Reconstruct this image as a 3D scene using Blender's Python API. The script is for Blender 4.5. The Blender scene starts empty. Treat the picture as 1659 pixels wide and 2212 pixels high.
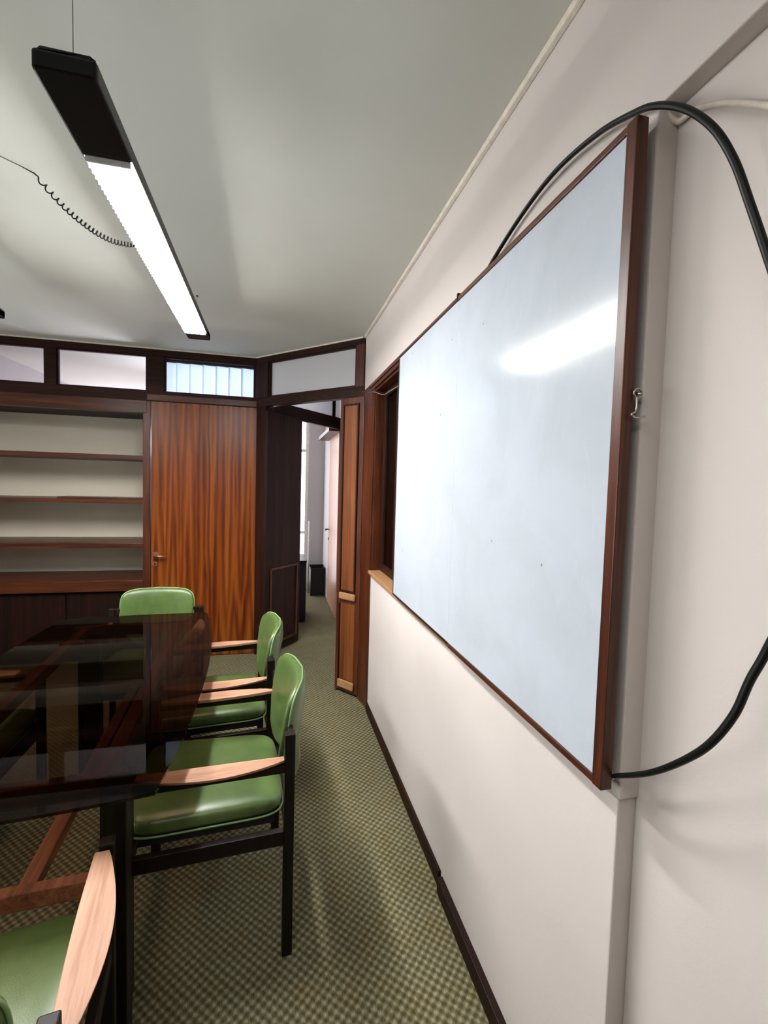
import bpy, bmesh, math, random
from mathutils import Vector, Matrix
random.seed(7)
S = bpy.context.scene
COL = S.collection
PI = math.pi

# ------------------------------------------------------------------ camera
cd = bpy.data.cameras.new('camera'); cam = bpy.data.objects.new('camera', cd); COL.objects.link(cam)
cd.sensor_fit = 'HORIZONTAL'; cd.sensor_width = 36.0; cd.lens = 21.569
cd.clip_start = 0.02
r = Vector((0.9714, -0.2357, 0.0277)).normalized()
b = Vector((-0.2369, -0.9700, 0.0545)).normalized()
u = b.cross(r).normalized(); r = u.cross(b).normalized()
cam.matrix_world = Matrix(((r.x, u.x, b.x, 0), (r.y, u.y, b.y, 0), (r.z, u.z, b.z, 1.5), (0, 0, 0, 1)))
S.camera = cam

# ------------------------------------------------------------------ world, exposure, lights
w = bpy.data.worlds.new('world'); S.world = w; w.use_nodes = True
w.node_tree.nodes['Background'].inputs[0].default_value = (0.80, 0.86, 1.0, 1)
w.node_tree.nodes['Background'].inputs[1].default_value = 0.3
S.view_settings.view_transform = 'Standard'; S.view_settings.look = 'None'
S.view_settings.gamma = 1.0; S.view_settings.exposure = 0.2
S.view_settings.use_curve_mapping = False

def area(name, loc, size, power, aim, color=(1, 1, 1), spread=180):
    l = bpy.data.lights.new(name, 'AREA'); l.shape = 'RECTANGLE'; l.size, l.size_y = size
    l.energy = power; l.color = color; l.spread = math.radians(spread)
    o = bpy.data.objects.new(name, l); COL.objects.link(o)
    o.location = loc
    d = Vector(aim) - Vector(loc)
    o.rotation_euler = d.to_track_quat('-Z', 'Y').to_euler()
    return o
LAMP_E = 122.0
# the ceiling fluorescents behind the camera and area lights added for the ceiling and the blind
area('fluorescent_light', (-0.44, -0.3, 2.34), (0.10, 1.4), 17, (-0.44, -0.3, 0), (1.0, 0.98, 0.95))
area('fluorescent_light', (-1.39, -0.6, 2.34), (0.10, 1.4), 1.5, (-1.39, -0.6, 0), (1.0, 0.98, 0.95))
area('window_daylight', (-3.6, 1.4, 1.25), (2.6, 1.0), 28, (-0.6, 1.8, 2.573), (0.97, 1.0, 0.97), 110)  # added at lower left to brighten the ceiling, as from an unseen window
area('blind_fill', (-0.5, 5.3, 1.9), (0.8, 0.3), 16, (-0.5, 4.2, 2.35), (0.9, 0.96, 1.0), 120)  # no lamp there: unseen area light added to brighten the blind slats
# daylight in the rooms beyond the partition
area('beyond_daylight', (-1.6, 6.6, 1.7), (1.8, 1.2), 13, (-1.4, 5.0, 2.4), (0.95, 0.93, 1.0))

# ------------------------------------------------------------------ materials
def nmat(name):
    m = bpy.data.materials.new(name); m.use_nodes = True
    nt = m.node_tree; p = nt.nodes['Principled BSDF']
    return m, nt, p
def lin(c):
    return tuple(((v / 255) / 12.92 if v / 255 <= 0.04045 else ((v / 255 + 0.055) / 1.055) ** 2.4) for v in c) + (1,)
def coords(nt, scale, rot=(0, 0, 0)):
    tc = nt.nodes.new('ShaderNodeTexCoord'); mp = nt.nodes.new('ShaderNodeMapping')
    mp.inputs['Scale'].default_value = scale; mp.inputs['Rotation'].default_value = rot
    nt.links.new(tc.outputs['Object'], mp.inputs['Vector']); return mp.outputs['Vector']
def noise(nt, vec, scale, detail=4, rough=0.55, dist=0.0):
    n = nt.nodes.new('ShaderNodeTexNoise'); n.inputs['Scale'].default_value = scale
    n.inputs['Detail'].default_value = detail; n.inputs['Roughness'].default_value = rough
    n.inputs['Distortion'].default_value = dist
    nt.links.new(vec, n.inputs['Vector']); return n.outputs['Fac']
def ramp(nt, fac, stops):
    rp = nt.nodes.new('ShaderNodeValToRGB'); e = rp.color_ramp.elements
    e[0].position, e[0].color = stops[0]; e[1].position, e[1].color = stops[-1]
    for p, c in stops[1:-1]:
        k = e.new(p); k.color = c
    nt.links.new(fac, rp.inputs['Fac']); return rp.outputs['Color']
def math_(nt, op, a, b_=None):
    n = nt.nodes.new('ShaderNodeMath'); n.operation = op
    for i, v in enumerate((a, b_)):
        if v is None: continue
        if isinstance(v, (int, float)): n.inputs[i].default_value = v
        else: nt.links.new(v, n.inputs[i])
    return n.outputs[0]
def mixc(nt, fac, a, b_, mode='MIX'):
    n = nt.nodes.new('ShaderNodeMix'); n.data_type = 'RGBA'; n.blend_type = mode
    for s, v in ((n.inputs[0], fac), (n.inputs[6], a), (n.inputs[7], b_)):
        if isinstance(v, (int, float)): s.default_value = v
        elif isinstance(v, tuple): s.default_value = v
        else: nt.links.new(v, s)
    return n.outputs[2]
def bump(nt, p, h, strength, dist=0.002):
    bn = nt.nodes.new('ShaderNodeBump'); bn.inputs['Strength'].default_value = strength
    bn.inputs['Distance'].default_value = dist
    nt.links.new(h, bn.inputs['Height']); nt.links.new(bn.outputs['Normal'], p.inputs['Normal'])

def plain(name, col, rough=0.5, metal=0.0, spec=0.5, nz=0.04):
    m, nt, p = nmat(name)
    f = noise(nt, coords(nt, (1, 1, 1)), 40, 3)
    dk = tuple(v * (1 - nz * 3) for v in col[:3]) + (1,); lt = tuple(min(1, v * (1 + nz * 3)) for v in col[:3]) + (1,)
    nt.links.new(ramp(nt, f, [(0.3, dk), (0.7, lt)]), p.inputs['Base Color'])
    p.inputs['Roughness'].default_value = rough; p.inputs['Metallic'].default_value = metal
    p.inputs['Specular IOR Level'].default_value = spec
    return m

def wood(name, dark, mid, light, axis='z', rough=0.38, fine=90, figure=6.0, spec=0.4, coat=0.0, st=0.03):
    """straight-grained veneer running along one axis"""
    m, nt, p = nmat(name)
    s = {'x': (st, 1, 1), 'y': (1, st, 1), 'z': (1, 1, st)}[axis]
    v = coords(nt, s)
    a = noise(nt, v, fine, 5, 0.65, 0.4)
    bgr = noise(nt, v, figure * 2, 3, 0.5, 1.2)
    f = math_(nt, 'ADD', math_(nt, 'MULTIPLY', a, 0.55), math_(nt, 'MULTIPLY', bgr, 0.45))
    nt.links.new(ramp(nt, f, [(0.36, dark), (0.5, mid), (0.66, light)]), p.inputs['Base Color'])
    p.inputs['Roughness'].default_value = rough; p.inputs['Specular IOR Level'].default_value = spec
    p.inputs['Coat Weight'].default_value = coat; p.inputs['Coat Roughness'].default_value = 0.2
    bump(nt, p, a, 0.12, 0.001)
    return m

def plaster(name, col, sc=55, st=0.25, rough=0.75):
    m, nt, p = nmat(name)
    v = coords(nt, (1, 1, 1))
    f = noise(nt, v, sc, 6, 0.6); g = noise(nt, v, 1.7, 3)
    base = tuple(c for c in col)
    dk = tuple(c * 0.95 for c in col[:3]) + (1,)
    nt.links.new(ramp(nt, g, [(0.35, dk), (0.65, base)]), p.inputs['Base Color'])
    p.inputs['Roughness'].default_value = rough; p.inputs['Specular IOR Level'].default_value = 0.3
    bump(nt, p, f, st, 0.002); return m

M = {}
M['wall'] = plaster('painted plaster wall', (0.615, 0.557, 0.53, 1))
M['panelling'] = None
M['wall_white'] = plaster('white painted wall', (0.55, 0.54, 0.56, 1))
M['ceiling'] = plaster('painted ceiling', (0.72, 0.73, 0.685, 1), 30, 0.1)
M['bead'] = plain('cream painted bead', (0.70, 0.64, 0.56, 1), 0.5)
D1, D2, D3 = (0.020, 0.0040, 0.0016, 1), (0.066, 0.0150, 0.0048, 1), (0.135, 0.037, 0.0115, 1)
M['wood_v'] = wood('red brown wood vertical', D1, D2, D3, 'z')
M['wood_x'] = wood('red brown wood lengthwise', D1, D2, D3, 'x')
M['wood_y'] = wood('red brown wood along wall', D1, D2, D3, 'y')
K1, K2, K3 = (0.006, 0.0015, 0.0008, 1), (0.018, 0.0040, 0.0018, 1), (0.040, 0.010, 0.004, 1)
M['dark_v'] = wood('dark stained wood vertical', K1, K2, K3, 'z', 0.55, spec=0.2)
M['dark_x'] = wood('dark stained wood lengthwise', K1, K2, K3, 'x', 0.55, spec=0.2)
M['dark_y'] = wood('dark stained wood along wall', K1, K2, K3, 'y', 0.55, spec=0.2)
M['panelling'] = wood('dark wall panelling', D1, D2, D3, 'z')
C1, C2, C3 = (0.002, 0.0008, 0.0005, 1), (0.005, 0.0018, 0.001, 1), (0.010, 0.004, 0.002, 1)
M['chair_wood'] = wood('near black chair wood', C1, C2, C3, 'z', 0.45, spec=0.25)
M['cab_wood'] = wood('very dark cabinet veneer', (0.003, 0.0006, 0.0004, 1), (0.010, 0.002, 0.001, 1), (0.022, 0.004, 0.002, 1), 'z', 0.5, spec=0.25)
M['table_wood'] = wood('table frame wood', (0.09, 0.025, 0.011, 1), (0.19, 0.062, 0.027, 1), (0.30, 0.115, 0.056, 1), 'y', 0.4)
M['arm_wood'] = wood('pale oiled armrest wood', (0.2554, 0.1142, 0.06384, 1), (0.3629, 0.1915, 0.121, 1), (0.4301, 0.2554, 0.168, 1), 'y', 0.45, 110, 7, 0.3, 0, 0.05)
M['pink_wood'] = wood('pale pinkish veneer', (0.36, 0.19, 0.12, 1), (0.46, 0.26, 0.17, 1), (0.52, 0.31, 0.21, 1), 'z', 0.35)
M['blond'] = plain('worn blond wood edge', (0.336, 0.176, 0.08, 1), 0.5)
M['black'] = plain('black lacquered metal', (0.003, 0.003, 0.003, 1), 0.4, 0, 0.2)
M['black_soft'] = plain('black painted board', (0.006, 0.006, 0.007, 1), 0.6)
M['rubber'] = plain('black rubber sheath', (0.004, 0.005, 0.004, 1), 0.42, 0, 0.2)
M['white_cable'] = plain('cream cable sheath', (0.62, 0.55, 0.48, 1), 0.5)
M['grey_wire'] = plain('grey wire', (0.22, 0.20, 0.19, 1), 0.5)
M['steel'] = plain('zinc plated steel', (0.45, 0.42, 0.38, 1), 0.3, 1.0)
M['handle_brass'] = plain('bronzed handle', (0.42, 0.22, 0.12, 1), 0.3, 0.8)
M['lamp_side'] = plain('dark anodised lamp side', (0.018, 0.016, 0.013, 1), 0.4, 0, 0.3)
M['foam'] = plain('dark underside', (0.006, 0.006, 0.006, 1), 0.8)

def door_veneer():
    m, nt, p = nmat('flamed walnut veneer door')
    v = coords(nt, (1, 1, 1)); 
    big = noise(nt, coords(nt, (1.0, 1, 0.16)), 3.2, 3, 0.5, 0.3)
    mid = noise(nt, coords(nt, (1.0, 1, 0.045)), 14, 4, 0.6, 0.6)
    fine = noise(nt, coords(nt, (1.0, 1, 0.02)), 150, 5, 0.7)
    sep = nt.nodes.new('ShaderNodeSeparateXYZ'); nt.links.new(v, sep.inputs[0])
    # repeated book-matched leaves: folded x
    fold = math_(nt, 'PINGPONG', math_(nt, 'ADD', sep.outputs[0], 10.0), 0.062)
    zz = math_(nt, 'MULTIPLY', sep.outputs[2], 0.12)
    ph = math_(nt, 'ADD', math_(nt, 'MULTIPLY', fold, 3.4), zz)
    ph = math_(nt, 'ADD', ph, math_(nt, 'MULTIPLY', big, 0.55))
    ph = math_(nt, 'ADD', ph, math_(nt, 'MULTIPLY', mid, 0.22))
    wv = math_(nt, 'SINE', math_(nt, 'MULTIPLY', ph, 34.0))
    wv = math_(nt, 'ADD', math_(nt, 'MULTIPLY', wv, 0.5), 0.5)
    f = math_(nt, 'ADD', math_(nt, 'MULTIPLY', wv, 0.20), math_(nt, 'MULTIPLY', mid, 0.50))
    f = math_(nt, 'ADD', f, math_(nt, 'MULTIPLY', fine, 0.30))
    c = ramp(nt, f, [(0.32, (0.0656, 0.008082, 0.0008856, 1)), (0.45, (0.1378, 0.02656, 0.002362, 1)), (0.57, (0.2034, 0.04907, 0.005314, 1)), (0.72, (0.2886, 0.08659, 0.01417, 1))])
    nt.links.new(c, p.inputs['Base Color']); p.inputs['Roughness'].default_value = 0.34
    p.inputs['Specular IOR Level'].default_value = 0.35
    return m
M['door'] = door_veneer()

def carpet():
    m, nt, p = nmat('green woven carpet')
    v = coords(nt, (1, 1, 1)); sep = nt.nodes.new('ShaderNodeSeparateXYZ'); 
    wob = nt.nodes.new('ShaderNodeTexNoise'); wob.inputs['Scale'].default_value = 60; nt.links.new(v, wob.inputs['Vector'])
    add = nt.nodes.new('ShaderNodeVectorMath'); add.operation = 'MULTIPLY_ADD'
    nt.links.new(wob.outputs['Color'], add.inputs[0]); add.inputs[1].default_value = (0.006, 0.006, 0); nt.links.new(v, add.inputs[2])
    nt.links.new(add.outputs[0], sep.inputs[0])
    k = 2 * PI / 0.031
    cx = math_(nt, 'COSINE', math_(nt, 'MULTIPLY', sep.outputs[0], k))
    cy = math_(nt, 'COSINE', math_(nt, 'MULTIPLY', sep.outputs[1], k))
    pr = math_(nt, 'MULTIPLY', cx, cy)
    dots = math_(nt, 'ADD', math_(nt, 'MULTIPLY', pr, 0.5), 0.5)
    fib = noise(nt, coords(nt, (1, 0.22, 1)), 330, 4, 0.75)
    patch = noise(nt, v, 2.2, 4, 0.6)
    hue = noise(nt, v, 9, 3, 0.6)
    f = math_(nt, 'ADD', math_(nt, 'MULTIPLY', dots, 0.37), math_(nt, 'MULTIPLY', fib, 0.63))
    c = ramp(nt, f, [(0.25, (0.0396, 0.03585, 0.01417, 1)), (0.45, (0.1012, 0.09219, 0.04554, 1)), (0.60, (0.1892, 0.175, 0.1113, 1)), (0.78, (0.352, 0.3286, 0.2631, 1))])
    c2 = mixc(nt, math_(nt, 'MULTIPLY', ramp(nt, hue, [(0.45, (0, 0, 0, 1)), (0.62, (1, 1, 1, 1))]), 0.45), c, (0.95, 0.80, 0.62, 1), 'MULTIPLY')
    c3 = mixc(nt, 0.5, c2, ramp(nt, patch, [(0.3, (0.75, 0.75, 0.75, 1)), (0.7, (1, 1, 1, 1))]), 'MULTIPLY')
    nt.links.new(c3, p.inputs['Base Color']); p.inputs['Roughness'].default_value = 0.95
    p.inputs['Specular IOR Level'].default_value = 0.1
    bump(nt, p, f, 0.5, 0.003); return m
M['carpet'] = carpet()

def leather():
    m, nt, p = nmat('green leatherette')
    v = coords(nt, (1, 1, 1))
    g = noise(nt, v, 9, 4, 0.6)
    nt.links.new(ramp(nt, g, [(0.3, (0.04704, 0.08064, 0.01882, 1)), (0.55, (0.07056, 0.1142, 0.03091, 1)), (0.75, (0.09408, 0.1344, 0.04838, 1))]), p.inputs['Base Color'])
    p.inputs['Roughness'].default_value = 0.33; p.inputs['Specular IOR Level'].default_value = 0.55
    vo = nt.nodes.new('ShaderNodeTexVoronoi'); vo.inputs['Scale'].default_value = 420; nt.links.new(v, vo.inputs['Vector'])
    bump(nt, p, vo.outputs['Distance'], 0.12, 0.001); return m
M['leather'] = leather()
M['piping'] = plain('pale green piping', (0.16, 0.26, 0.10, 1), 0.35)

def board():
    m, nt, p = nmat('white enamel writing surface')
    v = coords(nt, (1, 1, 1))
    sm = noise(nt, v, 3.0, 5, 0.6, 0.6)
    st = noise(nt, coords(nt, (1, 3, 1.2), (0.5, 0, 0)), 14, 6, 0.7, 1.0)
    c = ramp(nt, sm, [(0.35, (0.4353, 0.4778, 0.5298, 1)), (0.6, (0.4778, 0.5204, 0.5866, 1))])
    mask = math_(nt, 'MULTIPLY', ramp(nt, st, [(0.57, (0, 0, 0, 1)), (0.68, (1, 1, 1, 1))]), 0.28)
    c = mixc(nt, mask, c, (0.52, 0.57, 0.62, 1))
    vo = nt.nodes.new('ShaderNodeTexVoronoi'); vo.inputs['Scale'].default_value = 11
    nt.links.new(coords(nt, (1, 1, 0.8)), vo.inputs['Vector'])
    sep = nt.nodes.new('ShaderNodeSeparateColor'); nt.links.new(vo.outputs['Color'], sep.inputs[0])
    spk = math_(nt, 'MULTIPLY', math_(nt, 'LESS_THAN', vo.outputs['Distance'], 0.035), math_(nt, 'GREATER_THAN', sep.outputs[0], 0.62))
    c = mixc(nt, math_(nt, 'MULTIPLY', spk, 0.7), c, (0.10, 0.14, 0.16, 1))
    nt.links.new(c, p.inputs['Base Color'])
    p.inputs['Roughness'].default_value = 0.15; p.inputs['Specular IOR Level'].default_value = 0.3
    bn = noise(nt, v, 130, 2, 0.5)
    bump(nt, p, bn, 0.10, 0.0012); return m
M['board'] = board()

def pane(name, tint, rough, gloss_rough=0.02, frosted=0.0, fcol=(0.8, 0.8, 0.8, 1), ior=1.5):
    """thin pane: tinted see-through with a Fresnel reflection, optionally frosted"""
    m = bpy.data.materials.new(name); m.use_nodes = True; nt = m.node_tree
    for n in list(nt.nodes):
        if n.type == 'BSDF_PRINCIPLED': nt.nodes.remove(n)
    out = [n for n in nt.nodes if n.type == 'OUTPUT_MATERIAL'][0]
    tr = nt.nodes.new('ShaderNodeBsdfTransparent'); tr.inputs[0].default_value = tint
    gl = nt.nodes.new('ShaderNodeBsdfGlossy'); gl.inputs['Roughness'].default_value = gloss_rough
    fr = nt.nodes.new('ShaderNodeFresnel'); geo = nt.nodes.new('ShaderNodeNewGeometry')
    nt.links.new(math_(nt, 'ADD', ior, math_(nt, 'MULTIPLY', geo.outputs['Backfacing'], 1 / ior - ior)), fr.inputs['IOR'])
    nf = noise(nt, coords(nt, (1, 1, 1)), 12, 3)
    mx = nt.nodes.new('ShaderNodeMixShader')
    src = tr.outputs[0]
    if frosted > 0:
        tl = nt.nodes.new('ShaderNodeBsdfTranslucent'); tl.inputs[0].default_value = fcol
        df = nt.nodes.new('ShaderNodeBsdfDiffuse'); df.inputs[0].default_value = fcol
        m1 = nt.nodes.new('ShaderNodeMixShader'); m1.inputs[0].default_value = 0.55
        nt.links.new(tl.outputs[0], m1.inputs[1]); nt.links.new(df.outputs[0], m1.inputs[2])
        m2 = nt.nodes.new('ShaderNodeMixShader'); m2.inputs[0].default_value = frosted
        nt.links.new(tr.outputs[0], m2.inputs[1]); nt.links.new(m1.outputs[0], m2.inputs[2]); src = m2.outputs[0]
    nt.links.new(fr.outputs[0], mx.inputs[0]); nt.links.new(src, mx.inputs[1]); nt.links.new(gl.outputs[0], mx.inputs[2])
    nt.links.new(mx.outputs[0], out.inputs[0]); return m
M['table_glass'] = pane('smoked table glass', (0.36, 0.29, 0.235, 1), 0, 0.02, ior=1.22)
M['clear_glass'] = pane('clear pane', (0.92, 0.90, 0.93, 1), 0, 0.02)
M['frost_glass'] = pane('frosted pane', (0.8, 0.8, 0.85, 1), 0, 0.25, 0.95, (0.80, 0.80, 0.82, 1))
M['dark_glass'] = pane('dark interior window glass', (0.25, 0.2, 0.2, 1), 0, 0.02)

def emit(name, col, strength):
    m, nt, p = nmat(name)
    p.inputs['Base Color'].default_value = col; p.inputs['Emission Color'].default_value = col
    p.inputs['Emission Strength'].default_value = strength; return m
M['tube'] = emit('lit fluorescent diffuser', (1.0, 0.985, 0.96, 1), LAMP_E)
M['daylight'] = emit('daylit window pane', (1.0, 0.95, 1.0, 1), 3.2)
M['louvre'] = plain('white louvre blade', (0.85, 0.85, 0.83, 1), 0.3)
def slat():
    m, nt, p = nmat('translucent blind slat')
    f = noise(nt, coords(nt, (1, 1, 0.2)), 60, 4)
    nt.links.new(ramp(nt, f, [(0.3, (0.74, 0.82, 0.88, 1)), (0.7, (0.84, 0.90, 0.95, 1))]), p.inputs['Base Color'])
    p.inputs['Roughness'].default_value = 0.6
    tl = nt.nodes.new('ShaderNodeBsdfTranslucent'); tl.inputs[0].default_value = (0.8, 0.88, 0.98, 1)
    mx = nt.nodes.new('ShaderNodeMixShader'); mx.inputs[0].default_value = 0.6
    out = [n for n in nt.nodes if n.type == 'OUTPUT_MATERIAL'][0]
    nt.links.new(p.outputs[0], mx.inputs[1]); nt.links.new(tl.outputs[0], mx.inputs[2]); nt.links.new(mx.outputs[0], out.inputs[0])
    return m
M['slat'] = slat()

# ------------------------------------------------------------------ mesh helpers
class MB:
    def __init__(self): self.bm = bmesh.new()
    def box(self, x0, x1, y0, y1, z0, z1, mat=None):
        vs = [self.bm.verts.new(p) for p in ((x0, y0, z0), (x1, y0, z0), (x1, y1, z0), (x0, y1, z0), (x0, y0, z1), (x1, y0, z1), (x1, y1, z1), (x0, y1, z1))]
        if mat is not None:
            for v in vs: v.co = mat @ v.co
        for f in ((0, 3, 2, 1), (4, 5, 6, 7), (0, 1, 5, 4), (1, 2, 6, 5), (2, 3, 7, 6), (3, 0, 4, 7)):
            self.bm.faces.new([vs[i] for i in f])
        return self
    def prism(self, pts, z0, z1):
        n = len(pts)
        a = [self.bm.verts.new((p[0], p[1], z0)) for p in pts]; c = [self.bm.verts.new((p[0], p[1], z1)) for p in pts]
        self.bm.faces.new(a[::-1]); self.bm.faces.new(c)
        for i in range(n): self.bm.faces.new((a[i], a[(i + 1) % n], c[(i + 1) % n], c[i]))
        return self
    def extr_y(self, pts, y0, y1):
        """profile in x,z extruded along y"""
        n = len(pts)
        a = [self.bm.verts.new((p[0], y0, p[1])) for p in pts]; c = [self.bm.verts.new((p[0], y1, p[1])) for p in pts]
        self.bm.faces.new(a); self.bm.faces.new(c[::-1])
        for i in range(n): self.bm.faces.new((a[(i + 1) % n], a[i], c[i], c[(i + 1) % n]))
        return self
    def tube(self, path, rad, n=10, closed=False, cap=True):
        P = [Vector(p) for p in path]; m = len(P); rings = []
        up = Vector((0, 0, 1)); prev = None
        for i, p in enumerate(P):
            if closed: t = (P[(i + 1) % m] - P[i - 1])
            else: t = P[min(i + 1, m - 1)] - P[max(i - 1, 0)]
            if t.length < 1e-9: t = Vector((0, 0, 1))
            t.normalize()
            if prev is None:
                a = t.cross(up)
                if a.length < 1e-3: a = t.cross(Vector((1, 0, 0)))
            else:
                a = prev - t * prev.dot(t)
            a.normalize(); prev = a; bb = t.cross(a)
            rr = rad[i] if isinstance(rad, (list, tuple)) else rad
            rings.append([self.bm.verts.new(p + (a * math.cos(2 * PI * k / n) + bb * math.sin(2 * PI * k / n)) * rr) for k in range(n)])
        for i in range(m if closed else m - 1):
            A, B = rings[i], rings[(i + 1) % m]
            for k in range(n):
                self.bm.faces.new((A[k], A[(k + 1) % n], B[(k + 1) % n], B[k]))
        if cap and not closed:
            self.bm.faces.new(rings[0][::-1]); self.bm.faces.new(rings[-1])
        return self
    def build(self, name, m, parent=None, bevel=0.0, smooth=False, seg=2):
        bmesh.ops.recalc_face_normals(self.bm, faces=self.bm.faces)
        me = bpy.data.meshes.new(name); self.bm.to_mesh(me); self.bm.free()
        me.materials.append(M[m] if isinstance(m, str) else m)
        o = bpy.data.objects.new(name, me); COL.objects.link(o)
        if smooth:
            for p in me.polygons: p.use_smooth = True
        if bevel > 0:
            md = o.modifiers.new('bevel', 'BEVEL'); md.width = bevel; md.segments = seg; md.limit_method = 'ANGLE'
        if parent: o.parent = parent
        return o
def box(name, m, d, parent=None, bevel=0.0, mat=None):
    return MB().box(*d, mat=mat).build(name, m, parent, bevel)
def empty(name, loc=(0, 0, 0), rz=0.0):
    o = bpy.data.objects.new(name, None); COL.objects.link(o); o.location = loc; o.rotation_euler = (0, 0, rz); o.empty_display_size = 0.1
    return o
def tag(o, label, cat, group=None):
    o['label'] = label; o['category'] = cat
    if group: o['group'] = group
    return o
def struct(o, label=None):
    o['kind'] = 'structure'
    if label: o['label'] = label
    return o
def smoothpath(pts, k=8):
    """Catmull-Rom through the points"""
    P = [Vector(p) for p in pts]; out = []
    for i in range(len(P) - 1):
        p0 = P[max(i - 1, 0)]; p1 = P[i]; p2 = P[i + 1]; p3 = P[min(i + 2, len(P) - 1)]
        for j in range(k):
            t = j / k
            out.append(0.5 * ((2 * p1) + (p2 - p0) * t + (2 * p0 - 5 * p1 + 4 * p2 - p3) * t * t + (3 * p1 - p0 - 3 * p2 + p3) * t ** 3))
    out.append(P[-1]); return out

# ------------------------------------------------------------------ room constants
H = 2.573
XW = 0.64
YF = 4.142
A = Vector((-0.138, 4.142, 0)); B = Vector((0.64, 3.308, 0)); DD = (B - A).normalized(); NN = Vector((DD.y, -DD.x, 0))  # NN points into the room
CH = Matrix(((DD.x, NN.x, 0, A.x), (DD.y, NN.y, 0, A.y), (0, 0, 1, 0), (0, 0, 0, 1)))   # s, out, z  -> world

# ------------------------------------------------------------------ setting
struct(box('floor', 'carpet', (-4.2, 1.6, -3.0, 7.2, -0.05, 0.0)), 'green woven carpet floor')
struct(box('ceiling', 'ceiling', (-4.2, 1.6, -3.0, 7.2, H, H + 0.05)), 'plain painted ceiling')
# right wall: lower part, thin upper strip, head, recess beyond the edge nearest the camera
mb = MB()
mb.box(XW - 0.003, 1.0, 0.70, 2.93, 0.0, 0.930)                 # below the opening
mb.box(XW - 0.006, 1.0, 0.694, 0.95, 0.930, 2.170)               # pier beside the board
mb.box(XW, 1.0, -3.0, 3.308, 2.170, H)                          # head of the wall
mb.box(XW + 0.036, 1.0, -3.0, 0.70, 0.0, 2.170)                 # recessed bay
mb.box(XW, 1.0, 2.93, 3.40, 0.0, 2.170)
struct(mb.build('wall_right', 'wall', bevel=0.003), 'cream plaster wall behind the whiteboard, stepped back near the camera')
struct(box('wall_left', 'panelling', (-4.2, -4.1, -3.0, 7.2, 0, H)), 'wood panelled wall out of view on the left')
struct(box('wall_back', 'panelling', (-4.2, 1.6, -3.1, -3.0, 0, H)), 'wood panelled wall behind the camera')
# beyond the partition
mb = MB(); mb.box(-4.2, -2.6, 6.8, 6.9, 0, H); mb.box(-2.6, -0.6, 6.8, 6.9, 0, 0.9); mb.box(-2.6, -0.6, 6.8, 6.9, 2.4, H); mb.box(-0.6, -0.5, 6.8, 6.9, 0, H)
mb.box(0.50, 1.6, 6.6, 6.9, 0, H); mb.box(-0.5, 0.50, 6.62, 6.9, 2.42, H); mb.box(-0.5, 0.5, 6.62, 6.9, 0, 0.10)
struct(mb.build('wall_beyond', 'wall_white'), 'white end wall of the room seen through the doorway')
mb = MB(); mb.box(0.72, 1.6, 3.41, 5.06, 0, H); mb.box(0.72, 1.6, 5.92, 6.6, 0, H); mb.box(0.72, 1.6, 5.06, 5.92, 2.09, H)
struct(mb.build('wall_corridor', 'wall_white'), 'white wall around the pale door beyond the doorway')
struct(MB().prism([(-2.37, 4.63), (-2.22, 6.8), (-4.1, 6.8), (-4.1, 4.63)], 0, H).build('wall_neighbour', 'wall_white'), 'white wall glimpsed through the leftmost transom pane')

# ceiling bead
mb = MB()
mb.extr_y([(XW, H), (XW, H - 0.018), (XW - 0.014, H - 0.014), (XW - 0.018, H)], -3.0, 3.30)
mb.box(-4.1, -0.145, YF - 0.018, YF + 0.002, H - 0.012, H)
mb.box(0.0, 1.13, 0.0, 0.018, H - 0.012, H, CH)
struct(mb.build('trim_1', 'bead', bevel=0.003), 'thin cream bead along the ceiling edge')

# ------------------------------------------------------------------ far partition wall (panelled, with transoms)
mb = MB()
y0, y1 = YF - 0.01, YF + 0.05
mb.box(-4.1, -0.14, y0, y1, 2.512, H - 0.012)                   # head rail
mb.box(-4.1, -0.14, y0, y1, 2.145, 2.222)                       # transom rail
for xa, xb in ((-2.5, -2.42), (-1.721, -1.643), (-0.998, -0.870), (-0.155, -0.125)):
    mb.box(xa, xb, y0 + 0.002, y1 - 0.002, 2.222, 2.512)
wf = struct(mb.build('wall_far', 'dark_x', bevel=0.002), 'dark wood partition frame across the end of the room')
# posts either side of the flush door
mb = MB(); mb.box(-1.026, -0.972, y0, y1 + 0.05, 0, 2.145)
mb.build('post', 'wood_v', wf, 0.003)
mb = MB(); mb.box(-0.125, -0.085, YF - 0.03, y1, 0, 2.512); mb.build('post', 'dark_v', wf, 0.003)
mb = MB(); mb.box(-4.1, -0.998, y0 - 0.004, y1, 2.045, 2.145); mb.build('header_board', 'wood_x', wf, 0.002)
mb = MB(); mb.box(-0.998, -0.10, y0 - 0.002, y1, 2.152, 2.200); mb.build('door_head', 'wood_x', wf, 0.002)

def transom(n, xa, xb, mat, label, za=2.222, zb=2.512):
    e = struct(empty('window_%d' % n, ((xa + xb) / 2, YF + 0.02, za)), label)
    cx = (xa + xb) / 2
    p = MB().box(xa - cx, xb - cx, -0.003, 0.003, 0, zb - za).build('pane', mat, e)
    mb = MB(); t = 0.012
    for q in ((xa - cx, xb - cx, -0.016, 0.012, 0, t), (xa - cx, xb - cx, -0.016, 0.012, zb - za - t, zb - za), (xa - cx, xa - cx + t, -0.016, 0.012, t, zb - za - t), (xb - cx - t, xb - cx, -0.016, 0.012, t, zb - za - t)): mb.box(*q)
    mb.build('glazing_bead', 'dark_x', e, 0.001)
    return e
transom(1, -2.42, -1.721, 'clear_glass', 'leftmost transom pane high in the far partition, a slanting ceiling line behind it')
transom(2, -1.643, -0.998, 'clear_glass', 'transom pane above the shelves, next to the blind-backed one')
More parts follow.
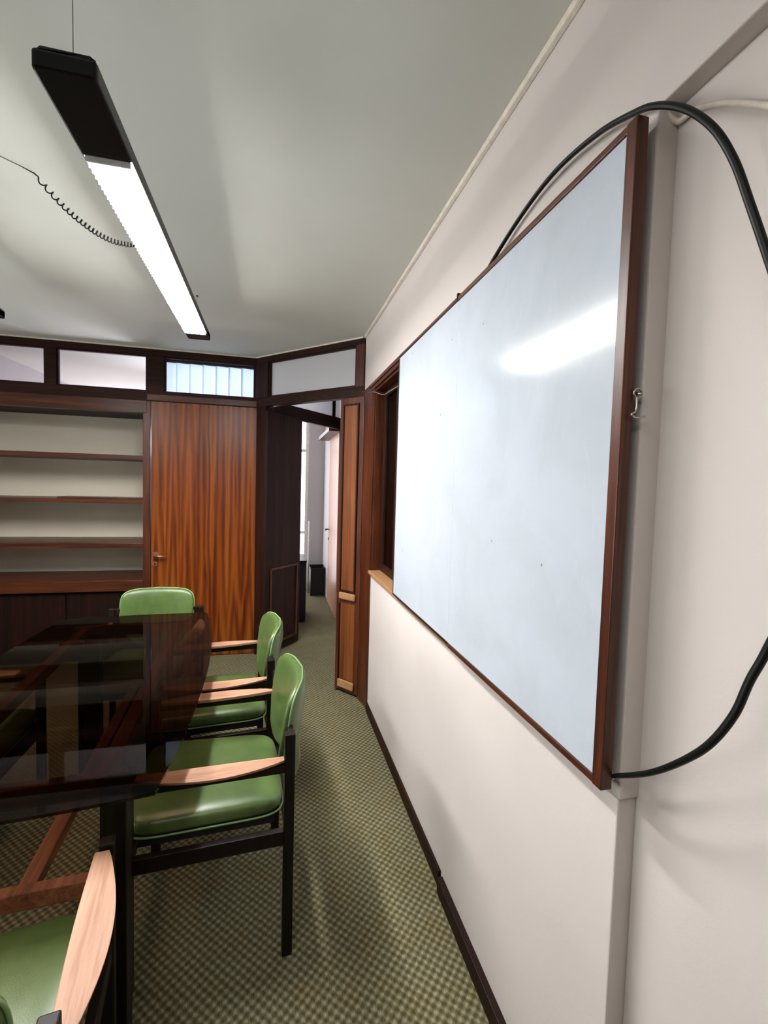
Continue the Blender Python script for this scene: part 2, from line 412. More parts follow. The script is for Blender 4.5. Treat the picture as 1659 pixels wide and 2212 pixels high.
transom(3, -0.870, -0.155, 'clear_glass', 'transom pane over the flush door with blinds behind it')

# vertical blinds behind the third pane
vb = tag(empty('vertical_blind', (-0.5, 4.215, 2.23)), 'bluish vertical blind slats behind the transom over the flush door', 'blind')
MB().box(-0.40, 0.37, -0.02, 0.02, 0.255, 0.285).build('head_rail', 'black', vb, 0.002)
for i in range(8):
    x = -0.39 + i * 0.104; dz = 0.0 + 0.006 * ((i * 37) % 3) - 0.001 * i
    mtx = Matrix.Translation((x + 0.05, 0, 0)) @ Matrix.Rotation(math.radians(14), 4, 'Z')
    MB().box(-0.058, 0.058, -0.0008, 0.0008, dz, 0.255, mtx).build('slat', 'slat', vb)

# flush door
d1 = struct(empty('door_1', (-0.972, YF + 0.0, 0)), 'flush door in flamed orange-brown veneer')
box('door_leaf', 'door', (0.004, 0.870, -0.002, 0.038, 0.006, 2.150), d1, 0.002)
mb = MB(); mb.tube([(0.040, -0.004, 0.888), (0.040, -0.012, 0.888)], 0.022, 20)
mb.tube([(0.040, -0.01, 0.888), (0.040, -0.045, 0.888)], 0.009, 12)
h = mb.build('handle_rose', 'handle_brass', d1, 0.001)
mb = MB(); mb.tube([(0.034, -0.046, 0.882), (0.075, -0.050, 0.876), (0.128, -0.046, 0.872)], [0.009, 0.010, 0.009], 12)
mb.build('lever', 'handle_brass', h, 0, True)
mb = MB(); mb.tube([(0.034, -0.003, 0.806), (0.034, -0.009, 0.806)], 0.020, 20); k = mb.build('keyhole_rose', 'handle_brass', d1, 0.001)
MB().box(0.031, 0.037, -0.0105, -0.009, 0.796, 0.815).build('keyhole', 'black', k)

# ------------------------------------------------------------------ built-in bookcase
bk = tag(empty('bookcase', (-2.1, YF + 0.0, 0.578)), 'built-in wooden bookcase with empty shelves against pale back panel', 'bookcase')
X0, X1 = -3.3, -1.026
def L(x0, x1, y0, y1, z0, z1): return (x0 + 2.1, x1 + 2.1, y0 - YF, y1 - YF, z0 - 0.578, z1 - 0.578)
box('back_panel', plaster('pale back panel', (0.84, 0.77, 0.63, 1), 90, 0.05), L(X0, X1, 4.60, 4.62, 0.578, 2.10), bk)
box('side_panel', 'wood_v', L(X1 - 0.004, X1 + 0.03, 4.136, 4.60, 0.60, 2.045), bk, 0.002)
box('side_panel', 'wood_v', L(X0 - 0.03, X0, 4.136, 4.60, 0.60, 2.045), bk, 0.002)
box('top_board', 'dark_x', L(X0, X1, 4.16, 4.60, 2.047, 2.07), bk, 0.002)
for z0, z1, yy in ((1.665, 1.700, 4.145), (1.308, 1.338, 4.145), (0.942, 0.982, 4.14)):
    box('shelf', 'wood_x', L(X0, X1 - 0.005, yy, 4.60, z0, z1), bk, 0.003)
box('bottom_board', 'wood_x', L(X0, X1, 4.128, 4.60, 0.586, 0.676), bk, 0.003)
o = MB().box(-0.31, 0.31, -0.11, 0.11, 0, 0.014, Matrix.Rotation(math.radians(1.5), 4, 'Z')).build('loose_board', 'wood_x', None, 0.002)
o.location = (-1.345, 4.27, 1.3385); tag(o, 'loose wooden board lying on the middle shelf of the bookcase', 'board')

cb = tag(empty('base_cabinet', (-2.1, 4.17, 0)), 'dark low cabinet beneath the bookcase shelves', 'cabinet')
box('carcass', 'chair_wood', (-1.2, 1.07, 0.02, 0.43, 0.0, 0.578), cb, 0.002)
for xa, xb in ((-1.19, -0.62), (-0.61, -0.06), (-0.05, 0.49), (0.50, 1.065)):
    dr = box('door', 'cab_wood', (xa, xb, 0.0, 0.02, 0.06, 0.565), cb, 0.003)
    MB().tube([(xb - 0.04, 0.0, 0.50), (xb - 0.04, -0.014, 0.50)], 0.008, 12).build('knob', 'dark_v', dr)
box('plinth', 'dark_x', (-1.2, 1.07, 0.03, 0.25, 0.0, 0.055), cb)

# ------------------------------------------------------------------ diagonal partition
def chb(mb, s0, s1, o0, o1, z0, z1): mb.box(s0, s1, o0, o1, z0, z1, CH)
mb = MB()
chb(mb, 0.0, 1.14, -0.05, 0.012, 2.520, H - 0.012)
chb(mb, 0.0, 1.14, -0.05, 0.010, 2.150, 2.222)
wd = struct(mb.build('wall_diagonal', 'dark_x', bevel=0.002), 'angled wood partition with doorway and frosted transom')
mb = MB(); chb(mb, 0.0, 0.150, -0.05, 0.014, 2.222, 2.52); mb.build('post', 'dark_v', wd, 0.002)
mb = MB(); chb(mb, 0.012, 0.120, -0.07, 0.012, 0, 2.15); mb.build('post', 'dark_v', wd, 0.002)
mb = MB(); chb(mb, 1.066, 1.138, -0.05, 0.014, 2.222, 2.52); mb.build('post', 'wood_v', wd, 0.002)
mb = MB(); chb(mb, 0.955, 1.138, -0.05, 0.008, 0, 2.15); mb.build('post', 'dark_v', wd, 0.002)
e = struct(empty('window_4', (0, 0, 0)), 'frosted transom pane above the open doorway'); e.matrix_world = CH
MB().box(0.150, 1.066, -0.022, -0.016, 2.222, 2.52).build('pane', 'frost_glass', e)
mb = MB()
for q in ((0.150, 1.066, -0.02, 0.004, 2.222, 2.236), (0.150, 1.066, -0.02, 0.004, 2.506, 2.52), (0.150, 0.164, -0.02, 0.004, 2.236, 2.506), (1.052, 1.066, -0.02, 0.004, 2.236, 2.506)): mb.box(*q)
mb.build('glazing_bead', 'dark_x', e, 0.001)

# panelled narrow leaf standing in front of the partition, right of the doorway
P1 = Vector((0.465, 3.292, 0)); P2 = Vector((0.602, 3.118, 0))
LD = (P2 - P1).normalized(); LN = Vector((LD.y, -LD.x, 0))
LM = Matrix(((LD.x, LN.x, 0, P1.x), (LD.y, LN.y, 0, P1.y), (0, 0, 1, 0), (0, 0, 0, 1))); lw = (P2 - P1).length
M['panel_wood'] = wood('lighter panel veneer', (0.072, 0.018, 0.00432, 1), (0.144, 0.04176, 0.01008, 1), (0.216, 0.072, 0.0216, 1), 'z')
e = struct(empty('door_3'), 'narrow panelled leaf right of the doorway with blond middle rail'); e.matrix_world = LM
MB().box(0, lw, -0.04, 0.0, 0.02, 2.115).build('door_leaf', 'wood_v', e, 0.003)
mb = MB()
for q in ((0.035, 0.047, 0.0, 0.012, 0.08, 0.66), (0.035, 0.047, 0.0, 0.012, 0.745, 2.06), (lw - 0.052, lw - 0.040, 0, 0.012, 0.745, 2.06), (0.035, lw - 0.04, 0.0, 0.012, 2.06, 2.072), (0.035, lw - 0.04, 0.0, 0.010, 0.745, 0.757)): mb.box(*q)
mb.build('moulding', 'dark_v', e, 0.002)
mb_ = MB(); mb_.box(0.048, lw - 0.053, 0, 0.004, 0.758, 2.058); mb_.box(0.048, lw - 0.04, 0, 0.004, 0.108, 0.66); mb_.build('panel', 'panel_wood', e)
def rail_profile(z0, z1, y):
    m_ = MB(); m_.box(0.038, lw - 0.030, 0.0, y, z0, z1); return m_
rail_profile(0.690, 0.740, 0.022).build('middle_rail', 'blond', e, 0.010)
rail_profile(0.045, 0.105, 0.018).build('bottom_rail', 'blond', e, 0.010)
MB().box(0.004, 0.018, -0.03, 0.004, 0.0, 0.02).build('metal_foot', 'steel', e)
# post between the leaf and the right wall
struct(MB().prism([(0.606, 3.112), (0.632, 2.99), (0.64, 2.99), (0.64, 3.30), (0.60, 3.30)], 0, 2.15).build('trim_2', 'wood_v', None, 0.002), 'plain wood post between the narrow leaf and the right wall')

# open door leaf swung into the next room
Q1 = Vector((-0.045, 4.03, 0)); Q2 = Vector((0.267, 4.405, 0)); QD = (Q2 - Q1).normalized(); QN = Vector((QD.y, -QD.x, 0))
e = struct(empty('door_2'), 'dark panelled door leaf standing open in the doorway')
e.matrix_world = Matrix(((QD.x, QN.x, 0, Q1.x), (QD.y, QN.y, 0, Q1.y), (0, 0, 1, 0), (0, 0, 0, 1))); qw = (Q2 - Q1).length
MB().box(0, qw, -0.04, 0.0, 0.01, 2.115).build('door_leaf', 'dark_v', e, 0.003)
mb = MB()
for q in ((0.06, qw - 0.045, 0.0, 0.012, 0.745, 0.765), (0.06, 0.075, 0.0, 0.012, 0.10, 0.745), (qw - 0.06, qw - 0.045, 0, 0.012, 0.10, 0.745), (0.06, qw - 0.045, 0.0, 0.012, 0.08, 0.10)): mb.box(*q)
mb.build('moulding', 'wood_v', e, 0.003)

# ------------------------------------------------------------------ beyond the doorway
R1 = Vector((0.215, 4.43, 0)); R2 = Vector((0.712, 4.976, 0)); RD = (R2 - R1).normalized(); RN = Vector((RD.y, -RD.x, 0)); rw = (R2 - R1).length
RM = Matrix(((RD.x, RN.x, 0, R1.x), (RD.y, RN.y, 0, R1.y), (0, 0, 1, 0), (0, 0, 0, 1)))
mb = MB(); mb.box(-0.3, rw, -0.04, 0.0, 2.105, 2.225); mb.box(-0.3, rw, -0.04, 0, 2.53, H); mb.box(0.60, 0.64, -0.035, -0.005, 2.225, 2.53)
o = mb.build('wall_cross', 'dark_x', None, 0.002); o.matrix_world = RM; struct(o, 'dark cross beam with transom seen through the doorway')
e = struct(empty('window_5'), 'frosted transom over the cross beam beyond the doorway'); e.matrix_world = RM
MB().box(-0.3, rw, -0.022, -0.018, 2.225, 2.53).build('pane', 'frost_glass', e)

e = struct(empty('door_4', (0.71, 5.06, 0)), 'pale pinkish door on the right beyond the doorway')
MB().box(0.0, 0.04, 0.02, 0.84, 0.006, 2.085).build('door_leaf', 'pink_wood', e, 0.002)
mb = MB(); mb.tube([(-0.002, 0.79, 0.94), (-0.045, 0.79, 0.94)], 0.008, 10); mb.tube([(-0.045, 0.80, 0.94), (-0.05, 0.70, 0.94)], 0.008, 10); mb.build('lever', 'black', e)
mb = MB(); mb.tube([(0.0, 0.79, 0.82), (-0.008, 0.79, 0.82)], 0.016, 14); mb.build('keyhole_rose', 'black', e)
struct(box('trim_3', 'wood_y', (0.585, 0.72, 4.99, 6.12, 2.085, 2.13), None, 0.003), 'wooden soffit board above the pale door')
# daylit window
e = struct(empty('window_6', (0.0, 6.64, 0.10)), 'bright tall window at the end of the room beyond')
MB().box(-0.5, 0.47, 0.0, 0.01, 0.0, 2.32).build('pane', 'daylight', e)
mb = MB(); mb.box(0.455, 0.50, -0.02, 0.03, 0.0, 2.32)
for z in (0.70, 1.86): mb.box(-0.5, 0.47, -0.015, 0.0, z, z + 0.04)
mb.build('window_frame', 'louvre', e, 0.002)
e = struct(empty('window_7', (-1.6, 6.82, 0.9)), 'wide daylit window of the neighbouring room')
MB().box(-1.0, 1.0, 0.0, 0.01, 0.0, 1.5).build('pane', 'daylight', e)
# black cabinet and black box
t = tag(empty('low_cabinet', (0.20, 5.25, 0)), 'black low cabinet just inside the room beyond, left edge of doorway', 'cabinet')
box('body', 'black_soft', (-0.18, 0.172, -0.25, 0.25, 0.03, 0.66), t, 0.004); box('top', 'black', (-0.19, 0.176, -0.26, 0.26, 0.66, 0.68), t, 0.003); box('plinth', 'black_soft', (-0.17, 0.165, -0.24, 0.24, 0.0, 0.03), t)
t = tag(empty('storage_box', (0.64, 6.36, 0)), 'black open box on the floor beneath the far white wall', 'box')
mb = MB(); mb.box(-0.12, 0.08, -0.16, 0.16, 0, 0.01); mb.box(-0.12, -0.11, -0.16, 0.16, 0.01, 0.375); mb.box(0.07, 0.08, -0.16, 0.16, 0.01, 0.375); mb.box(-0.11, 0.07, -0.16, -0.15, 0.01, 0.375); mb.box(-0.11, 0.07, 0.15, 0.16, 0.01, 0.375)
mb.build('body', 'black_soft', t, 0.002)
mb = MB(); mb.tube([(-0.125, -0.165, 0.375), (0.08, -0.165, 0.375)], 0.004, 8); mb.tube([(-0.125, -0.165, 0.375), (-0.125, 0.16, 0.375)], 0.004, 8); mb.build('rim', 'lamp_side', t)
o = MB().tube([(0, 0, 0), (0, 0, 1.0)], 0.010, 10).build('white_pipe', 'louvre', None, 0, True); o.location = (0.50, 6.40, 0.0)
tag(o, 'thin white upright pipe beside the far bright window', 'pipe')

# ------------------------------------------------------------------ interior window in the right wall, baseboards
e = struct(empty('window_8', (XW, 2.93, 0)), 'dark interior window in the right wall, mostly behind the whiteboard')
mb = MB(); mb.box(-0.010, 0.0, 0.0, 0.335, 0.0, 2.178)
mb.build('side_casing', 'wood_v', e, 0.002)
mb = MB(); mb.box(-0.014, 0.004, -1.98, 0.34, 2.128, 2.178); mb.box(-0.022, 0.0, -1.98, 0.34, 2.150, 2.160)
mb.build('head_casing', 'wood_y', e, 0.002)
mb = MB(); mb.box(-0.022, 0.075, -1.95, 0.0, 0.930, 0.952)
mb.build('sill', 'blond', e, 0.004)
mb = MB(); mb.box(0.0, 0.075, -0.012, 0.0, 0.952, 2.13); mb.box(0.0, 0.075, -1.98, -0.012, 2.115, 2.13)
mb.build('jamb_lining', 'wood_v', e, 0.001)
mb = MB()
mb.box(0.055, 0.085, -0.06, -0.012, 0.952, 2.115); mb.box(0.055, 0.085, -1.98, -0.06, 0.952, 1.0); mb.box(0.055, 0.085, -1.98, -0.06, 2.075, 2.115)
for yy in (-0.34, -0.68, -1.3): mb.box(0.055, 0.085, yy - 0.02, yy + 0.02, 1.0, 2.075)
mb.build('window_frame', 'dark_v', e, 0.002)
MB().box(0.068, 0.072, -1.98, -0.06, 1.0, 2.075).build('pane', 'dark_glass', e)
struct(box('wall_cavity', 'black_soft', (0.98, 1.0, 0.95, 2.93, 0.93, 2.17)), 'dark space behind the interior window')
struct(box('baseboard_right', 'dark_y', (XW - 0.014, XW - 0.003, 1.545, 2.93, 0, 0.068), None, 0.003), 'dark baseboard along the right wall, far length')
struct(box('baseboard_near', 'dark_y', (XW - 0.026, XW - 0.003, 0.70, 1.53, 0, 0.060), None, 0.003), 'dark baseboard along the right wall, near length')

# ------------------------------------------------------------------ whiteboard
wb = tag(empty('whiteboard', (0.60, 1.45, 0.96)), 'large wall whiteboard in a brown wooden frame on the right wall', 'whiteboard')
def W(x0, x1, y0, y1, z0, z1): return (x0 - 0.60, x1 - 0.60, y0 - 1.45, y1 - 1.45, z0 - 0.96, z1 - 0.96)
box('writing_panel', 'board', W(0.594, 0.612, 0.714, 1.4585, 0.972, 2.124), wb, 0.001)
box('writing_panel', 'board', W(0.5945, 0.612, 1.4600, 2.194, 0.972, 2.126), wb, 0.001)
box('backing', 'dark_y', W(0.6125, 0.636, 0.76, 2.19, 0.975, 2.12), wb)
box('near_stile', 'wood_v', W(0.588, 0.612, 0.689, 0.714, 0.958, 2.138), wb, 0.002)
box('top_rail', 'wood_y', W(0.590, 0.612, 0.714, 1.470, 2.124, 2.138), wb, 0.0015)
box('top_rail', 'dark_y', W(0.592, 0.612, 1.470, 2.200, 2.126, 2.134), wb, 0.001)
box('joint_cap', 'dark_v', W(0.588, 0.632, 1.463, 1.472, 2.124, 2.148), wb, 0.001)
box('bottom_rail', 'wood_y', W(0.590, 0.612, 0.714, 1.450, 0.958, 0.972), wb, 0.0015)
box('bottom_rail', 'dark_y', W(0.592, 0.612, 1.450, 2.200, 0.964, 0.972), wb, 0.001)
box('far_stile', 'lamp_side', W(0.592, 0.630, 2.194, 2.200, 0.966, 2.134), wb, 0.001)
# hook and eye on the near stile
hk = MB()
ringc = Vector((0.015, -0.766, 0.715))
hk.tube([ringc + Vector((0.008 * math.cos(a), 0, 0.008 * math.sin(a))) for a in [2 * PI * i / 18 for i in range(18)]], 0.0018, 8, closed=True)
hk.tube(smoothpath([ringc + Vector((-0.004, -0.002, -0.008)), ringc + Vector((-0.004, -0.003, -0.020)), ringc + Vector((-0.006, -0.004, -0.032)), ringc + Vector((-0.013, -0.004, -0.037)), ringc + Vector((-0.010, -0.004, -0.042)), ringc + Vector((0.004, -0.004, -0.043)), ringc + Vector((0.014, -0.004, -0.040))]), 0.0019, 8)
hk.tube([ringc + Vector((0, 0.004, 0)), ringc + Vector((0.002, -0.006, -0.003))], 0.003, 8)
h = hk.build('hook_and_eye', 'steel', wb, 0, True); h['label'] = 'small steel hook and eye'

# ------------------------------------------------------------------ cables
blk = [[0.628, 1.60, 2.115], [0.628, 1.45, 2.145], [0.625, 1.2881, 2.1779], [0.625, 1.1236, 2.2222], [0.62, 0.9756, 2.2319], [0.615, 0.8283, 2.2081], [0.605, 0.7179, 2.1638], [0.6, 0.6606, 2.1314], [0.6, 0.6053, 2.0846], [0.6, 0.5555, 2.0218], [0.61, 0.529, 1.9621], [0.62, 0.5099, 1.8945], [0.63, 0.4885, 1.8162],
       [0.64, 0.455, 1.70], [0.645, 0.418, 1.56], [0.64, 0.422, 1.42], [0.63, 0.4527, 1.3043], [0.62, 0.4649, 1.2568], [0.61, 0.4752, 1.2052], [0.6, 0.4999, 1.1504], [0.6, 0.5454, 1.0972], [0.605, 0.6039, 1.0438], [0.61, 0.6736, 0.9941], [0.612, 0.689, 0.9835]]
blk[0] = [0.637, 1.44, 2.135]; blk[1] = [0.634, 1.38, 2.152]
n = len(smoothpath(blk, 8))
rad = [0.0056] * n
for i in range(n):
    if i > n - 30: rad[i] = 0.0056 - 0.0018 * (1 - (n - 1 - i) / 29)
o = MB().tube(smoothpath(blk, 8), rad, 12).build('black_cable', 'rubber', None, 0, True)
tag(o, 'thick black cable arching over the whiteboard corner and looping back to its foot', 'cable')
mb = MB(); mb.tube([(0.612, 0.700, 0.976), (0.612, 0.688, 0.984)], 0.0052, 10); c = mb.build('connector', 'steel', o)
c['label'] = 'small metal connector end'
wc = [[0.662, 0.7106, 2.1650], [0.668, 0.6866, 2.1393], [0.668, 0.6611, 2.1354], [0.665, 0.6265, 2.1193], [0.663, 0.5866, 2.0922], [0.662, 0.5305, 2.0455], [0.664, 0.45, 1.975], [0.665, 0.36, 1.90]]
wc[0] = [0.655, 0.698, 2.158]
o = MB().tube(smoothpath(wc, 8), 0.0048, 10).build('cream_cable', 'white_cable', None, 0, True)
tag(o, 'cream cable running right along the recessed wall under the beam', 'cable')
gw = [[0.625, 3.30, 2.180], [0.622, 3.1927, 2.1402], [0.616, 3.0344, 2.1229], [0.618, 2.8619, 2.093], [0.620, 2.7302, 2.0569], [0.622, 2.6104, 2.0318], [0.625, 2.5025, 2.0295], [0.625, 2.3279, 2.0218], [0.625, 2.19, 2.02]]
o = MB().tube(smoothpath(gw, 6), 0.0022, 8).build('grey_wire', 'grey_wire', None, 0, True)
tag(o, 'thin grey wire sagging across the top corner of the dark interior window', 'wire')

# ------------------------------------------------------------------ pendant lamps
def lamp(loc, label, cable=True):
    t = tag(empty('pendant_lamp', loc), label, 'lamp', 'suspended linear lamps')
    hw = 0.0615; y1_ = 1.835; ylit0, ylit1 = 0.262, 1.700
    # housing: an upturned channel with rounded top edges, open below
    mb = MB(); prof = [(-hw, 0.0), (-hw, 0.034), (-hw + 0.014, 0.050), (hw - 0.014, 0.050), (hw, 0.034), (hw, 0.0), (hw - 0.006, 0.0), (hw - 0.006, 0.040), (-hw + 0.006, 0.040), (-hw + 0.006, 0.0)]
    mb.extr_y(prof, 0.0, y1_)
    mb.build('housing', 'lamp_side', t, 0.002)
    mb = MB(); mb.box(-hw + 0.0005, hw - 0.0005, -0.008, ylit0 - 0.004, -0.003, 0.038); 
    mb.build('gear_cover', 'black', t, 0.006)
    mb = MB(); mb.box(-hw, hw, ylit1 + 0.004, y1_ + 0.006, -0.002, 0.038); mb.build('end_cap', 'black', t, 0.006)
    MB().box(-hw + 0.009, hw - 0.009, ylit0, ylit1, -0.010, 0.012).build('light_diffuser', 'tube', t)
    mb = MB(); yy = ylit0 + 0.002
    while yy < ylit1:
        mb.box(-hw + 0.0062, hw - 0.0062, yy, yy + 0.0014, -0.0135, 0.010); yy += 0.024
    mb.build('louvre', 'louvre', t)
    box('end_plate', 'louvre', (-hw + 0.007, hw - 0.007, ylit0 - 0.0035, ylit0, -0.0145, 0.010), t)
    for yy in (0.04, 1.75): MB().tube([(0, yy, 0.05), (0, yy, H - loc[2])], 0.0011, 6).build('suspension_wire', 'grey_wire', t)
    for yy in (0.04, 1.75): MB().tube([(0, yy, H - loc[2] - 0.006), (0, yy, H - loc[2])], 0.006, 10).build('ceiling_anchor', 'lamp_side', t)
    return t
lamp((-0.4365, 1.157, 2.350), 'long black suspended lamp, lit white along most of its underside')
lamp((-1.475, 1.117, 2.350), 'second black suspended lamp, only its far tip showing at the left edge')

# coiled cable
base = [[-0.8266, 1.93, 2.5656], [-0.7986, 1.93, 2.5313], [-0.7631, 1.93, 2.493], [-0.7198, 1.93, 2.4523], [-0.6758, 1.93, 2.419], [-0.6237, 1.93, 2.388], [-0.5705, 1.93, 2.3697], [-0.502, 1.93, 2.3650]]
bp = smoothpath(base, 60)
acc = [0.0]
for i in range(1, len(bp)): acc.append(acc[-1] + (bp[i] - bp[i - 1]).length)
tot = acc[-1]; helix = []; turns = 24
for i, p in enumerate(bp):
    t_ = (bp[min(i + 1, len(bp) - 1)] - bp[max(i - 1, 0)]).normalized()
    a = Vector((0, 1, 0)); n_ = t_.cross(a).normalized()
    f = acc[i] / tot; ph = 2 * PI * turns * (0.35 * f + 0.65 * f * f)
    rr = 0.0078 * min(1, f * 12, (1 - f) * 20)
    helix.append(p + (a * math.cos(ph) + n_ * math.sin(ph)) * rr)
o = MB().tube([Vector((-0.99, 1.82, 2.570)), Vector((-0.90, 1.868, 2.569)), Vector((-0.86, 1.90, 2.568))] + helix, [0.0012, 0.0012, 0.0012] + [0.0024] * len(helix), 7).build('coiled_cable', 'rubber', None, 0, True)
tag(o, 'curly black flex hanging from the ceiling to the lit lamp', 'cable')

# ------------------------------------------------------------------ table
tb = tag(empty('conference_table', (-0.665, 1.95, 0), math.radians(3.2)), 'boat-shaped conference table with smoked glass top on a brown wooden frame', 'table')
hl, wd_, bw, be = 0.805, 0.357, 0.066, 0.022
out = []
def edge(p, q, bul, nrm, n=24):
    for i in range(n):
        t = i / n; s = 4 * t * (1 - t)
        out.append((p[0] + (q[0] - p[0]) * t + nrm[0] * bul * s, p[1] + (q[1] - p[1]) * t + nrm[1] * bul * s))
edge((wd_, -hl), (wd_, hl), bw, (1, 0)); edge((wd_, hl), (-wd_, hl), be, (0, 1)); edge((-wd_, hl), (-wd_, -hl), bw, (-1, 0)); edge((-wd_, -hl), (wd_, -hl), be, (0, -1))
MB().prism(out, 0.742, 0.750).build('glass_top', 'table_glass', tb)
fr = MB()
fr.box(0.195, 0.235, -0.70, 0.70, 0.695, 0.738); fr.box(-0.235, -0.195, -0.70, 0.70, 0.695, 0.738)
fr.build('side_rails', 'table_wood', tb, 0.002)
fr = MB(); fr.box(-0.27, 0.27, -0.70, -0.665, 0.690, 0.741); fr.build('cross_rail', 'table_wood', tb, 0.002)
fr = MB(); fr.box(-0.27, 0.27, 0.665, 0.70, 0.690, 0.741); fr.build('cross_rail', 'table_wood', tb, 0.002)
for lx, ly in ((-0.252, -0.715), (0.252, -0.715), (-0.13, 0.50), (0.13, 0.50)):
    if True:
        MB().box(lx - 0.030, lx + 0.030, ly - 0.030, ly + 0.030, 0, 0.7415).build('leg', 'chair_wood', tb, 0.003)
MB().box(-0.221, 0.221, -0.731, -0.699, 0.455, 0.500).build('stretcher', 'table_wood', tb, 0.003)
MB().box(-0.099, 0.099, 0.484, 0.516, 0.455, 0.500).build('stretcher', 'table_wood', tb, 0.003)
MB().box(0.030, 0.070, -0.698, 0.483, 0.460, 0.495).build('long_stretcher', 'table_wood', tb, 0.003)

# ------------------------------------------------------------------ chairs
def spow(v, e): return math.copysign(abs(v) ** e, v)
def cushion(a, b_, c, e1, e2, deform, nu=56, nv=20):
    mb = MB(); bm = mb.bm; rings = []
    for j in range(1, nv):
        et = -PI / 2 + PI * j / nv; ring = []
        for i in range(nu):
            om = 2 * PI * i / nu
            ring.append(bm.verts.new(deform(Vector((a * spow(math.cos(et), e1) * spow(math.cos(om), e2), b_ * spow(math.cos(et), e1) * spow(math.sin(om), e2), c * spow(math.sin(et), 0.75))))))
        rings.append(ring)
    lo = bm.verts.new(deform(Vector((0, 0, -c)))); hi = bm.verts.new(deform(Vector((0, 0, c))))
    for j in range(len(rings) - 1):
        for i in range(nu): bm.faces.new((rings[j][i], rings[j][(i + 1) % nu], rings[j + 1][(i + 1) % nu], rings[j + 1][i]))
    for i in range(nu):
        bm.faces.new((rings[0][(i + 1) % nu], rings[0][i], lo)); bm.faces.new((rings[-1][i], rings[-1][(i + 1) % nu], hi))
    return mb
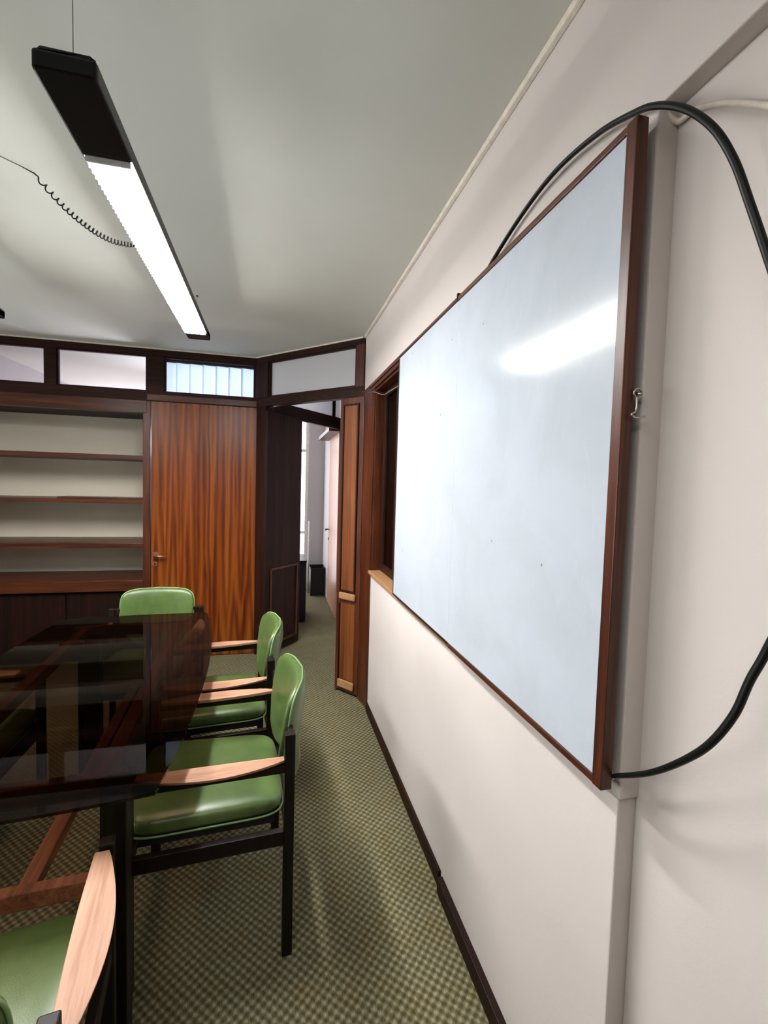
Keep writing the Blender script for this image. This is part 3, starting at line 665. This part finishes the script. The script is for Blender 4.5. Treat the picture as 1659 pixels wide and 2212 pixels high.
def make_chair(loc, rz, label):
    t = tag(empty('armchair', loc, rz), label, 'chair', 'green conference armchairs')
    # seat
    def ds(v):
        z = v.z
        if z < 0: z *= 0.9
        q = Vector((v.x * (1 + 0.04 * (v.y / 0.23)), v.y, z)); q.z += 0.006 * (v.y / 0.23) - 0.010 * (1 - min(1, (v.x / 0.22) ** 2)) * (1 if v.z > 0 else 0)
        return q + Vector((0, 0.222, 0.468))
    seat = cushion(0.222, 0.232, 0.036, 0.22, 0.28, ds).build('seat', 'leather', t, 0, True)
    pip = [ds(Vector((0.224 * spow(math.cos(o_), 0.28), 0.234 * spow(math.sin(o_), 0.28), -0.024))) for o_ in [2 * PI * i / 64 for i in range(64)]]
    MB().tube(pip, 0.0032, 8, closed=True).build('seat_piping', 'piping', seat, 0, True)
    MB().box(-0.195, 0.195, 0.02, 0.42, 0.400, 0.440).build('seat_base', 'foam', t, 0.004)
    # backrest: cushion modelled flat (x wide, y high, z thick) then bent
    def db(v):
        x, hgt, th = v.x, v.y, v.z
        k = (x / 0.21)
        fwd = 0.056 * k * k                                  # ends come forward
        tilt = -0.13 * hgt - 0.45 * min(0, hgt + 0.03) ** 2 * 4
        tap = 1 - 0.40 * max(0, 0.12 - hgt / 0.175) ** 1.4
        return Vector((x * tap, -0.060 + fwd + tilt + th, 0.650 + hgt + 0.006 * (1 - k * k) * (1 if hgt > 0 else 0)))
    back = cushion(0.208, 0.174, 0.027, 0.32, 0.30, db).build('backrest', 'leather', t, 0, True)
    pip = [db(Vector((0.210 * spow(math.cos(o_), 0.30), 0.176 * spow(math.sin(o_), 0.30), -0.006))) for o_ in [2 * PI * i / 72 for i in range(72)]]
    MB().tube(pip, 0.0032, 8, closed=True).build('back_piping', 'piping', back, 0, True)
    for sx in (-1, 1):
        MB().box(sx * 0.250 - 0.015, sx * 0.250 + 0.015, -0.036, -0.004, 0, 0.725).build('leg', 'chair_wood', t, 0.003)
        MB().box(sx * 0.250 - 0.015, sx * 0.250 + 0.015, 0.420, 0.452, 0, 0.655).build('leg', 'chair_wood', t, 0.003)
        MB().box(min(sx * 0.190, sx * 0.233), max(sx * 0.190, sx * 0.233), -0.034, -0.014, 0.684, 0.724).build('back_bracket', 'chair_wood', t, 0.003)
        MB().box(sx * 0.250 - 0.011, sx * 0.250 + 0.011, -0.004, 0.420, 0.368, 0.414).build('side_rail', 'chair_wood', t, 0.002)
        # armrest
        mb = MB(); bm = mb.bm; sec = []; n = 24
        for i in range(n + 1):
            tt = i / n; y = -0.003 + 0.418 * tt
            wv = 0.020 + 0.046 * math.sin(PI * min(1, max(0, tt)) ** 0.95) ** 0.9 + 0.010 * tt
            inn = 0.228 + 0.012 * (1 - tt) ** 2 - 0.004 * math.sin(PI * tt); outx = inn + wv
            zt = 0.646 - 0.004 * math.sin(PI * tt); th = 0.013
            sec.append([bm.verts.new((sx * X, y, Z)) for X, Z in ((inn, zt), (outx, zt - 0.001), (outx - 0.003, zt - 0.010), (outx - wv * 0.35, zt - th), (inn + wv * 0.2, zt - th), (inn, zt - 0.012))])
        for i in range(n):
            for k_ in range(6): bm.faces.new((sec[i][k_], sec[i][(k_ + 1) % 6], sec[i + 1][(k_ + 1) % 6], sec[i + 1][k_]))
        bm.faces.new(sec[0]); bm.faces.new(sec[-1][::-1])
        mb.build('armrest', 'arm_wood', t, 0.0015)
    for sx in (-1, 1):
        MB().box(sx * 0.2545 - 0.010, sx * 0.2545 + 0.010, -0.004, 0.420, 0.604, 0.6285).build('arm_support', 'chair_wood', t, 0.003)
    MB().box(-0.232, 0.232, -0.032, -0.012, 0.368, 0.414).build('back_rail', 'chair_wood', t, 0.002)
    MB().box(-0.232, 0.232, 0.426, 0.450, 0.368, 0.414).build('front_rail', 'chair_wood', t, 0.002)
    return t
def copy_tree(o, parent=None):
    c = o.copy(); COL.objects.link(c)
    if parent: c.parent = parent
    for ch in o.children: copy_tree(ch, c)
    return c
proto = make_chair((0.028, 1.672, 0), math.radians(94), 'nearest green armchair on the right side of the glass table, full seat in view')
for loc, rz, lab in (((-0.040, 2.300, 0), math.radians(96), 'further green armchair on the right side of the table, in front of the flush door'),
                     ((-0.672, 3.01, 0), math.radians(180), 'green armchair at the far head of the table, only its backrest showing above the glass'),
                     ((-0.551, 0.689, 0), math.radians(8), 'green armchair at the near end of the table, in the bottom left corner'),
                     ((-1.42, 2.04, 0), math.radians(-90), 'green armchair tucked under the left side of the table, seen only through the dark glass')):
    c = copy_tree(proto); c.location = loc; c.rotation_euler = (0, 0, rz); c['label'] = lab
